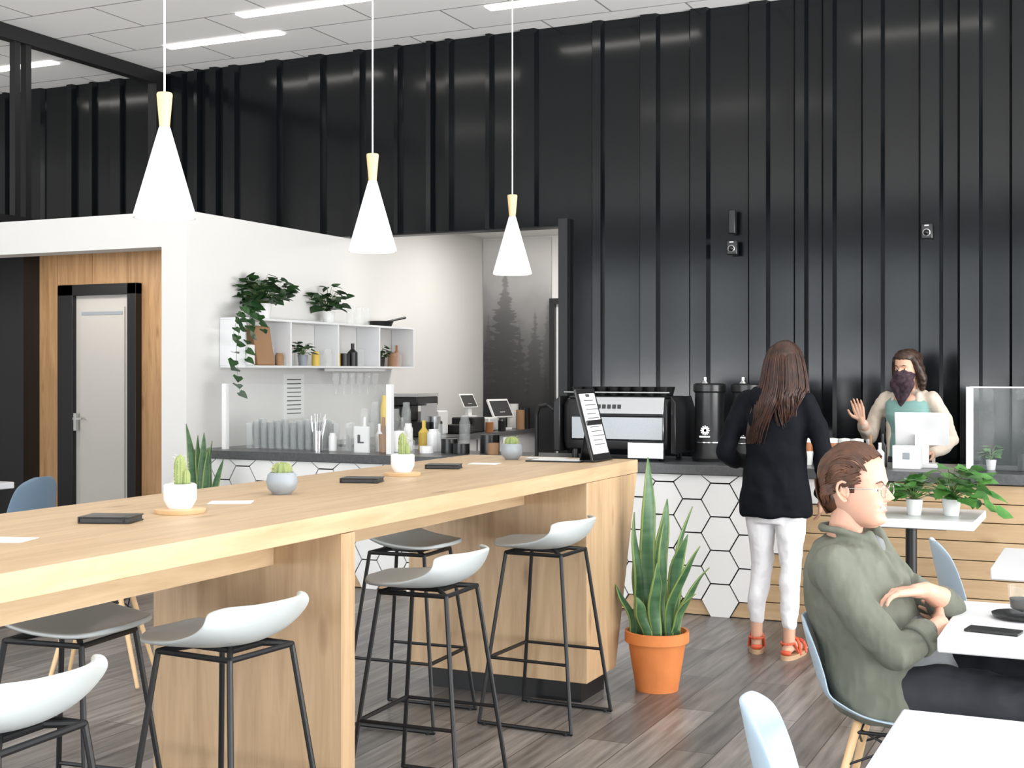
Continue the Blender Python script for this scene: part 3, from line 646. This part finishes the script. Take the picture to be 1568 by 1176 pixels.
s=grp('coffee_glass',(-.27,4.28,.751)); g=G(); g.lathe([(.085,.006),(.088,.014),(.05,.008),(.03,.0),(0,.0)][::-1],seg=36); g.build('saucer',BLKP,s)
g=G(); g.lathe([(.03,.012),(.038,.03),(.042,.1),(.0395,.1),(.035,.032),(0,.016)],seg=32); g.build('glass',GLASS,s); g=G(); g.lathe([(0,.018),(.033,.032),(.036,.06),(0,.06)],seg=32); g.build('coffee',COFF,s)
g=G(); g.bb(-.075,.075,-.037,.037,0,.008); o=g.build('smartphone',BLKP,bevel=.003); o.location=(-.33,4.02,.7505); o.rotation_euler=(0,0,-.15)

# ------------------------------------------------------------ people
def head(parent,M,skin,fem=False,mouth=True):
    w=.94 if fem else 1
    T=[(.1285,-.02,-.005,.010),(.125,-.045,.025,.032),(.117,-.070,.048,.050),(.103,-.090,.066,.063),(.085,-.102,.079,.071),(.06,-.109,.087,.0765),(.035,-.110,.0905,.0775),(.01,-.106,.0885,.0755),(-.015,-.098,.087,.0725),(-.04,-.085,.087,.067),(-.06,-.068,.0870,.0585),(-.08,-.050,.0850,.049),(-.095,-.034,.0830,.040),(-.106,-.01,.077,.030),(-.114,.02,.066,.018),(-.117,.03,.048,.006)]
    def prof(z):
        for a,b in zip(T,T[1:]):
            if a[0]>=z>=b[0]:
                t=(a[0]-z)/(a[0]-b[0]); return [a[i]+(b[i]-a[i])*t for i in(1,2,3)]
        return T[-1][1:]
    E=lambda d,s_: math.exp(-(d/s_)**2)
    def bump(y,z):
        y=y/w; f=0; ay=abs(y)
        f+=.0045*E(ay-.024,.018)*E(z-.023,.009)
        f-=.0115*E(ay-.031,.0135)*E(z-.001,.0115)
        f-=.004*E(y,.012)*E(z-.008,.009)
        if -.040<z<.016:
            A=(.016-z)/.042*.031 if z>-.026 else .031*max(0,(z+.040)/.014)**.6
            sy=.0065+.0055*min(1,(.016-z)/.042); f+=A*(.9 if fem else 1)*E(y,sy)
        f+=.0085*E(ay-.0125,.0055)*E(z+.0305,.006)
        f+=.0050*E(y,.019)*E(z+.0505,.0052)-.0050*E(y,.019)*E(z+.0572,.0024)+.0065*E(y,.016)*E(z+.0640,.0052)
        f-=.004*E(y,.022)*E(z+.0755,.006)
        f+=.0085*E(y,.018)*E(z+.095,.012)
        f+=.0045*E(ay-.044,.017)*E(z+.020,.015)+.003*E(ay-.034,.012)*E(z+.046,.013)-.003*E(ay-.027,.006)*E(z+.055,.006)
        return f
    NZ,NA=150,128; g=G(); vs=[]
    for j in range(NZ+1):
        u=j/NZ; z=.1285-(.1285+.117)*(.5-.5*math.cos(pi*u))
        B,F,W=prof(z)
        for dz in(-.006,.006):
            q=prof(min(.1285,max(-.117,z+dz))); B+=q[0];F+=q[1];W+=q[2]
        B/=3;F/=3;W/=3; cx=B+(F-B)*.47
        for i in range(NA):
            a=2*pi*i/NA; a=a-.25*math.sin(a)
            c=math.cos(a);sn=math.sin(a); p=2.25 if c>0 else 2.0
            x=cx+((F-cx) if c>0 else (cx-B))*math.copysign(abs(c)**(2/p),c); y=W*w*math.copysign(abs(sn)**(2/p),sn)
            if c>0: x+=bump(y,z)*min(1,c*3)
            vs.append(V((x,y,z)))
    fs=[];ms=[]
    for j in range(NZ):
        for i in range(NA):
            q=(j*NA+i,(j+1)*NA+i,(j+1)*NA+(i+1)%NA,j*NA+(i+1)%NA); cc=(vs[q[0]]+vs[q[2]])/2; mi=0
            if mouth and cc.x>.06:
                yy=cc.y/w; zz=cc.z+.0572-.10*yy*yy/.02
                if (yy/.028)**2+(zz/.0125)**2<1: mi=1
                if abs(yy)<.021 and abs(zz-.0005)<.0034: mi=2
            fs.append(q); ms.append(mi)
    fs.append(tuple(range(NA))); ms.append(0); fs.append(tuple(range((NZ+1)*NA-1,NZ*NA-1,-1))); ms.append(0)
    g.v=vs; g.f=[list(q) for q in fs]; g.m=ms
    g.build('head',[skin,LIP,TEETH],parent,M=M,ang=180)
    g=G()
    for s in(-1,1):
        Y=s*.081*w
        rim=[(.010,.018),(.004,.027),(-.008,.031),(-.019,.025),(-.023,.010),(-.020,-.008),(-.012,-.021),(-.004,-.028),(.002,-.026)]
        pts=[V((-.006+a,Y-s*a*.30,-.004+b)) for a,b in rim]; g.chain(pts,[.0035,.0042,.0046,.0046,.0045,.0042,.0045,.0055,.0045],seg=10)
        g.ell((-.012,s*.076*w,-.003),(.016,.006,.024)); g.chain([V((-.001,s*.078*w,.012)),V((.003,s*.078*w,-.004)),V((-.001,s*.079*w,-.018))],[.004,.0045,.004])
        g.chain([V((-.018,s*.080*w,.012)),V((-.017,s*.081*w,-.006)),V((-.008,s*.081*w,-.016))],[.0032,.0034,.003])
    g.build('ears',skin,parent,M=M,voxel=.0022,smooth=3)
    g=G(); g.chain([V((-.018,0,-.05)),V((-.038,0,-.12)),V((-.05,0,-.185))],[.054*w,.051*w,.058*w]); g.ell((.005,0,-.068),(.040,.040*w,.030)); g.build('neck',skin,parent,M=M,voxel=.005,smooth=4)
    g=G(); h=G()
    for s in(-1,1):
        g.ell((.0655,s*.031*w,.000),(.0125,.0130,.0122),0); g.ell((.0753,s*.0315*w,-.0005),(.0034,.0055,.0055),1)
        h.ell((.0652,s*.031*w,.0052),(.0135,.0150,.0105)); h.ell((.0648,s*.031*w,-.0095),(.0130,.0145,.0075))
    g.build('eyes',[EYEW,EYEB],parent,M=M); h.build('eyelids',skin,parent,M=M)
    g=G()
    for s in(-1,1):
        g.chain([V((.088,s*.014,.0185)),V((.0875,s*.028,.0245)),V((.079,s*.044*w,.0205))],[.0028,.0034,.0018])
    g.build('eyebrows',HAIRM,parent,M=M)
def hand(parent,wrist,d,n,side,skin,curl=.35,name='hand',L=1.0,fore=None):
    d=V(d).normalized(); n=V(n); n=(n-d*n.dot(d)).normalized(); s=d.cross(n)*side; w=V(wrist); g=G()
    for k in range(4):
        kn=w+d*.086*L+s*(.029-.0195*k)-n*.002*(k==0); g.cap(w+d*.012+s*(.014-.009*k),kn,.0145,.0112)
        ln=[.068,.077,.072,.056][k]*L; a=0; p=kn
        for j,fr in enumerate((.44,.31,.25)):
            a+=curl*(1.1 if j else .8); q=p+(d*math.cos(a)+n*math.sin(a)+s*(1.5-k)*.025).normalized()*ln*fr
            g.cap(p,q,.0092-.0012*j,.0084-.0012*j,seg=10); p=q
    b=w+d*.022+s*.018; p1=b+(d*.6+s*.75+n*.2).normalized()*.042; p2=p1+(d*.85+s*.35+n*.35).normalized()*.031; p3=p2+(d*.9+s*.1+n*.4).normalized()*.025
    g.chain([b,p1,p2,p3],[.015,.0115,.0095,.0078],seg=10)
    if fore: g.chain([V(fore),w-d*.02,w+d*.015],[.040,.026,.022])
    g.build(name,skin,parent,voxel=.0034,smooth=2)

# ---- woman customer, back to camera
wo=grp('woman_customer',(-1.67,6.96,0),.0)
g=G()
g.loft([(0,-.02,.70,.13,.09),(0,-.02,.80,.145,.105),(0,-.015,.90,.14,.10)])
g.chain([V((-.080,-.01,.82)),V((-.080,.0,.66)),V((-.078,.015,.47)),V((-.095,-.02,.30)),V((-.10,-.02,.18))],[.088,.078,.056,.052,.042])
g.chain([V((.080,-.01,.82)),V((.086,-.03,.66)),V((.09,-.05,.47)),V((.095,-.10,.30)),V((.098,-.11,.18))],[.088,.078,.056,.052,.042])
g.build('trousers',PANT,wo,voxel=.007,smooth=5,disp=.012,dscale=.06,wr=.007)
for sx,sy,yaw in((-.10,-.02,.25),(.098,-.11,-.15)):
    R=Matrix.Translation((sx,sy,0))@Matrix.Rotation(yaw,4,'Z')
    g=G(); g.chain([V((0,0,.2)),V((0,-.005,.085))],[.034,.030]); g.chain([V((0,-.035,.052)),V((0,.03,.065)),V((0,.11,.045)),V((0,.15,.038))],[.027,.031,.028,.022])
    for k in range(5): g.cap(V((-.028+.014*k,.15,.036)),V((-.03+.015*k,.185-.005*abs(k-1),.032)),.009,.008,seg=8)
    g.build('foot',SKINW,wo,M=R,voxel=.005,smooth=3)
    g=G(); g.loft([(0,.06,.0,.042,.135),(0,.06,.024,.042,.137)],mi=0,p=2.6); 
    for y0,zz,hh in((.13,.06,.03),(.05,.085,.022)):
        for k in range(7):
            a=pi*k/7; b2=pi*(k+1)/7
            g.cap(V((.04*math.cos(a),y0,.02+(zz)*max(0,math.sin(a))**.7)),V((.04*math.cos(b2),y0+.0,.02+zz*max(0,math.sin(b2))**.7)),.009,.009,mi=1,seg=8)
    pts=[V((.036*math.cos(t),-.02-.045*math.sin(t),.085)) for t in [pi*i/8 for i in range(9)]]; g.rod([V((.038,.03,.03))]+pts+[V((-.038,.03,.03))],.006,mi=1)
    g.ell((0,-.05,.038),(.030,.018,.016),mi=1)
    g.build('sandal',[SOLE,SAND],wo,M=R)
g=G()
g.loft([(0,-.012,.735,.182,.132),(0,-.012,.745,.19,.14),(0,-.012,.86,.188,.14),(0,-.005,.99,.168,.125),(0,0,1.12,.165,.12),(0,0,1.25,.180,.12),(0,-.005,1.335,.178,.105),(0,-.005,1.385,.135,.085),(0,0,1.43,.075,.065)])
g.chain([V((-.150,0,1.345)),V((-.225,-.03,1.20)),V((-.272,-.04,1.07)),V((-.24,.08,1.02)),V((-.2,.22,1.0))],[.062,.058,.056,.048,.042])
g.chain([V((.150,0,1.345)),V((.225,-.02,1.20)),V((.262,-.03,1.06)),V((.25,.03,.95)),V((.225,.09,.86))],[.062,.058,.055,.048,.040])
g.ell((0,-.085,1.36),(.12,.06,.075)); g.chain([V((-.10,-.02,1.40)),V((-.06,-.09,1.37)),V((0,-.12,1.33)),V((.06,-.09,1.37)),V((.10,-.02,1.40))],[.03,.035,.035,.035,.03])
g.build('jacket',JACK,wo,voxel=.007,smooth=5,disp=.02,dscale=.10,wr=.010)
hand(wo,(.222,.10,.845),(-.1,.35,-1),(-1,0,.0),1,SKINW,.3); hand(wo,(-.195,.24,1.0),(.25,1,-.05),(.2,0,-1),1,SKINW,.25)
HX=.045
HM=Matrix.Translation((HX,.01,1.54))@Matrix.Rotation(pi/2+.15,4,'Z')
head(wo,HM,SKINW,True)
g=G(); g.ell((-.022,0,.042),(.098,.084,.092)); g.ell((-.06,0,-.05),(.05,.075,.1)); g.build('hair_base',HAIRW,wo,M=HM)
L=[]; r=random.Random(21)
for i in range(620):
    ph=r.uniform(-1.95,1.95); dy=-math.cos(ph)
    dx=math.sin(ph); k=r.uniform(.92,1.12)
    left=(dx<.05+r.uniform(-.2,.2)); end=(-.36-.06*r.random()) if left else (-.17-.10*r.random()-.08*(1-abs(dx)))
    if abs(ph)>1.6: end=max(end,-.2)
    P=[V((dx*.01,.03,.133)),V((dx*.06*k,.01+dy*.07*k,.114)),V((dx*.092*k,dy*.108*k,.04)),V((dx*.106*k,dy*.12*k,-.04)),V((dx*.118*k,dy*.13*k-.01,-.12))]
    n=4
    for j in range(1,n+1):
        t=j/n; z=-.12+(end+.12)*t; sp=1-.35*t
        ox=(-.10*t**1.2) if left else .0
        P.append(V((dx*.118*sp*k+ox+r.uniform(-.008,.008)+.008*math.sin(j*1.8+ph*4),min(dy*.13*sp*k-.045,-.095) if abs(ph)<1.5 else dy*.12-.06*t,z)))
    L.append(([p+V((HX,0,1.54)) for p in P],r.uniform(.003,.0055)))
strands('hair',L,HAIRW,wo)

# ---- barista
ba=grp('barista',(-1.27,9.0,0),-1.78)
g=G(); g.loft([(0,0,.10,.10,.14),(0,0,.5,.11,.16),(0,0,.85,.115,.165),(0,0,.95,.11,.155)]); g.build('apron_skirt',JEAN,ba,voxel=.012,smooth=3)
g=G(); g.loft([(0,0,.0,.12,.13),(.03,0,.06,.1,.13),(0,0,.11,.07,.12)]); g.build('shoes',BLKP,ba)
g=G(); g.loft([(0,0,.85,.115,.155),(0,0,1.0,.105,.14),(.0,0,1.1,.10,.135),(.012,0,1.22,.118,.15),(0,0,1.30,.10,.15),(-.01,0,1.34,.075,.12)]); g.build('top',TEAL,ba,voxel=.007,smooth=4,disp=.01)
g=G(); g.loft([(-.03,0,.82,.115,.175),(-.03,0,1.0,.105,.155),(-.03,0,1.2,.108,.165),(-.03,0,1.32,.088,.165),(-.03,0,1.375,.06,.12),(-.03,0,1.40,.045,.07)])
for s in(-1,1): g.chain([V((.055,s*.115,.84)),V((.06,s*.10,1.1)),V((.07,s*.09,1.22)),V((.04,s*.085,1.36))],[.03,.025,.025,.02])
g.chain([V((-.01,-.155,1.325)),V((-.0,-.23,1.20)),V((.03,-.255,1.07)),V((.12,-.255,1.12)),V((.17,-.25,1.16))],[.055,.05,.048,.042,.038])
g.chain([V((-.01,.155,1.325)),V((-.02,.23,1.20)),V((-.01,.275,1.06)),V((.10,.25,1.0)),V((.17,.22,.99))],[.055,.052,.048,.042,.038])
g.build('cardigan',CARD,ba,voxel=.007,smooth=4,disp=.018,dscale=.07,wr=.006)
g=G(); g.ell((.035,0,1.32),(.06,.09,.05)); g.build('neckline',SKINW,ba,voxel=.006,smooth=2)
hand(ba,(.185,-.25,1.18),(.25,-.2,1),(1,.3,0),-1,SKINW,.16,fore=(.15,-.25,1.145)); hand(ba,(.19,.215,.985),(1,-.3,-.1),(0,0,-1),1,SKINW,.2)
HM=Matrix.Translation((.03,0,1.525))@Matrix.Rotation(-.2,4,'Z'); head(ba,HM,SKINW,True,False)
g=G(); g.ell((-.026,0,.045),(.100,.086,.092)); g.ell((-.003,0,.078),(.094,.080,.056)); g.ell((-.075,0,-.01),(.06,.083,.08)); g.ell((-.115,0,.07),(.04,.045,.045)); 
for s in(-1,1): g.chain([V((.03,s*.07,.06)),V((.0,s*.086,.0)),V((-.03,s*.095,-.06)),V((-.04,s*.09,-.12))],[.022,.026,.032,.024])
g.build('hair',HAIRB,ba,M=HM,voxel=.006,smooth=3,disp=.012,dscale=.02)
g=G(); g.ell((.042,0,-.045),(.074,.072,.05)); g.ell((.05,0,-.08),(.066,.062,.05)); g.ell((-.02,0,-.035),(.075,.082,.018)); g.chain([V((.06,-.035,-.1)),V((.07,0,-.24))],[.05,.012]); g.chain([V((.06,.035,-.1)),V((.07,0,-.24))],[.05,.012]); g.ell((.108,0,-.03),(.016,.016,.02))
g.build('bandana',BAND,ba,M=HM,voxel=.005,smooth=3,disp=.008,dscale=.03)

# ---- seated man (local origin (-.68,4.2,0))
mn=grp('seated_man',(-.68,4.2,0))
m=lambda x,y,z: V((x+.68,y-4.2,z))
g=G()
g.loft([(.06,0,.465,.13,.175),(.05,0,.50,.15,.18),(.02,0,.58,.135,.165)])
for s in(-1,1):
    g.chain([m(-.60,4.2+s*.10,.535),m(-.40,4.2+s*.11,.54),m(-.15,4.2+s*.13,.545),m(-.12,4.2+s*.14,.50),m(-.13,4.2+s*.14,.30),m(-.15,4.2+s*.14,.10)],[.095,.085,.064,.062,.058,.048])
g.build('jeans',JEAN,mn,voxel=.008,smooth=4,disp=.015,dscale=.07,wr=.009)
for s in(-1,1):
    g=G(); g.chain([m(-.18,4.2+s*.14,.04),m(-.1,4.2+s*.14,.05),m(.02,4.2+s*.14,.035)],[.038,.042,.034]); g.build('shoe',BLKP,mn,voxel=.007,smooth=2)
g=G(); g.loft([(.09,0,.50,.13,.15),(.09,0,.58,.145,.15),(.06,0,.67,.135,.14),(.0,0,.76,.10,.12)]); g.ell(m(-.715,4.2,.95),(.055,.045,.05)); g.build('tshirt',TEE,mn,voxel=.008,smooth=3,disp=.015,dscale=.06)
g=G()
g.loft([(.03,0,.435,.13,.19),(.03,0,.46,.165,.21),(.02,0,.55,.175,.205),(-.02,0,.66,.165,.19),(-.055,0,.77,.165,.195),(-.08,0,.86,.158,.205),(-.098,0,.925,.130,.20),(-.108,0,.96,.10,.16),(-.10,0,.985,.070,.078)],p=2.2)
g.chain([m(-.79,4.015,.90),m(-.70,3.975,.79),m(-.60,3.965,.675),m(-.555,4.02,.69),m(-.53,4.06,.715)],[.072,.064,.057,.052,.048])
g.chain([m(-.79,4.385,.90),m(-.66,4.42,.80),m(-.51,4.41,.72),m(-.49,4.34,.75),m(-.50,4.26,.785)],[.072,.064,.057,.052,.048])
g.chain([m(-.70,4.14,1.0),m(-.655,4.13,.93),m(-.61,4.12,.86)],[.015,.017,.018]); g.chain([m(-.70,4.26,1.0),m(-.655,4.27,.93),m(-.61,4.28,.86)],[.015,.017,.018])
g.chain([m(-.86,4.2,1.01),m(-.84,4.13,1.015),m(-.78,4.11,1.01),m(-.70,4.13,.985)],[.014,.015,.015,.013]); g.chain([m(-.86,4.2,1.01),m(-.84,4.27,1.015),m(-.78,4.29,1.01),m(-.70,4.27,.985)],[.014,.015,.015,.013])
g.build('overshirt',SHIRT,mn,voxel=.007,smooth=4,disp=.02,dscale=.11,wr=.012)
g=G(); a=m(-.548,4.03,.70); b=m(-.525,4.065,.72); g.cyl(a,b,.055,.054,seg=20); a=m(-.497,4.29,.77); b=m(-.501,4.25,.79); g.cyl(a,b,.054,.053,seg=20); g.build('cuffs',SHIRT,mn,bevel=.006)
hand(mn,m(-.495,4.15,.745),(-.25,1,.12),(-1,0,.3),-1,SKIN,.35,fore=m(-.54,4.05,.70))
hand(mn,m(-.55,4.13,.838),(-.8,-.62,-.02),(-.3,-.25,-.9),-1,SKIN,.38,fore=m(-.50,4.25,.795))
HM=Matrix.Translation(m(-.752,4.2,1.135))@Matrix.Rotation(-.17,4,'Z')@Matrix.Rotation(-.03,4,'Y')@Matrix.Scale(1.035,4)
head(mn,HM,SKIN)
g=G(); g.ell((-.026,0,.046),(.094,.0795,.088)); g.ell((-.062,0,-.018),(.048,.066,.06)); g.build('hair_base',HAIRM,mn,M=HM)
L=[]; c=V((-.012,0,.032)); R_=V((.104,.083,.098))
for i in range(1100):
    s=r.uniform(-.97,.97); a0=math.radians(r.uniform(38,75) if abs(s)<.75 else r.uniform(20,90)); a1=math.radians(r.uniform(150,215))
    if a1<a0+.6: a1=a0+.8
    P=[]; q=math.sqrt(1-s*s); qf=r.uniform(0,.018)
    for j in range(8):
        t=j/7; a=a0+(a1-a0)*t; lift=1+ (.16*math.exp(-((t-.15)/.22)**2) if abs(s)<.8 else .02)+qf*2*math.sin(pi*t)
        sy=s*(1+.05*math.sin(t*6+i)); P.append(c+V((R_.x*q*math.cos(a)*lift,R_.y*sy,R_.z*q*math.sin(a)*lift)))
    L.append((P,r.uniform(.0016,.003)))
for i in range(420):
    sd=r.choice((-1,1)); z=r.uniform(-.01,.07); x0=r.uniform(-.02,.045) if z>.02 else r.uniform(-.06,-.035)
    P=[V((x0,sd*.080,z)),V((x0-.03,sd*.084,z-.005)),V((x0-.06 if x0>-.03 else x0-.02,sd*.072,z-.03)),V((-.092,sd*.04,max(z-.05,-.055)))]
    L.append((P,r.uniform(.0016,.0026)))
for i in range(140):
    y=r.uniform(-.06,.06); L.append(([V((-.114,y*.8,.03)),V((-.110,y*.85,-.01)),V((-.098,y*.85,-.045)),V((-.080,y*.8,-.075))],.0025))
for sd in(-1,1):
    for i in range(30): x0=.010+r.uniform(-.008,.012); L.append(([V((x0+.004,sd*.0765,.055)),V((x0+.002,sd*.0785,.03)),V((x0-.002,sd*.0765,.006)),V((x0-.003,sd*.0735,-.008))],.0017))
strands('hair',L,HAIRM,mn,M=HM)
g=G()
for s in(-1,1):
    pts=[V((.096,s*.034+.0235*math.cos(t),-.004+.020*math.sin(t))) for t in [2*pi*k/18 for k in range(19)]]; g.rod(pts,.0013,seg=6)
    g.rod([V((.096,s*.057,.004)),V((.05,s*.080,.006)),V((-.01,s*.088,.008))],.0013,seg=6)
g.rod([V((.096,-.011,.002)),V((.1,0,.005)),V((.096,.011,.002))],.0013,seg=6)
g.build('glasses',CHROME,mn,M=HM)

# ------------------------------------------------------------ lights
def area(name,loc,rot,sx,sy,p,col=(1,1,1)):
    l=D.lights.new(name,'AREA'); l.shape='RECTANGLE'; l.size=sx; l.size_y=sy; l.energy=p; l.color=col
    o=D.objects.new(name,l); o.location=loc; o.rotation_euler=rot; coll.objects.link(o); return o
for i,(p,q) in enumerate(fw): area('daylight_front',((p+q)/2,-3.3,1.85),(pi/2,0,0),q-p,3.3,66,(.86,.93,1))
for i,(p,q) in enumerate(rw): area('daylight_right',(4.2,(p+q)/2,1.85),(pi/2,0,pi/2),q-p,3.3,112,(.96,.98,1))
area('kitchen_fill_light',(-4.6,11.4,2.94),(0,0,0),2,.6,50,(1,.96,.9))  # added fill lamp, hidden above the opening, lifts the white kitchen walls
area('hall_fill_light',(-8.2,8.6,2.58),(0,0,0),1.5,.4,18,(1,.95,.88))  # added fill lamp behind the beam, keeps the hall from going dark
w=D.worlds.new('world'); bpy.context.scene.world=w; w.use_nodes=True
w.node_tree.nodes['Background'].inputs[0].default_value=(.85,.92,1,1); w.node_tree.nodes['Background'].inputs[1].default_value=1.0
area('ceiling_fill_right',(6.5,3.5,.1),(pi,math.radians(-35),0),4,10,2500,(1,.99,.96))  # added lamp outside, aimed up through the right windows to brighten the ceiling
area('ceiling_fill_front',(-4,-5.5,.1),(math.radians(180-35),0,0),12,4,2000,(1,.99,.96))  # unseen up-light added beyond the front wall, also for a brighter ceiling

cam=D.cameras.new('camera'); cam.lens=46; cam.sensor_width=36; cam.shift_y=-17/1568; cam.clip_start=.05
co=D.objects.new('camera',cam); co.location=(0,0,1.5); co.rotation_euler=(pi/2,0,math.radians(24.9)); coll.objects.link(co)
bpy.context.scene.camera=co
bpy.context.scene.view_settings.view_transform='Standard'
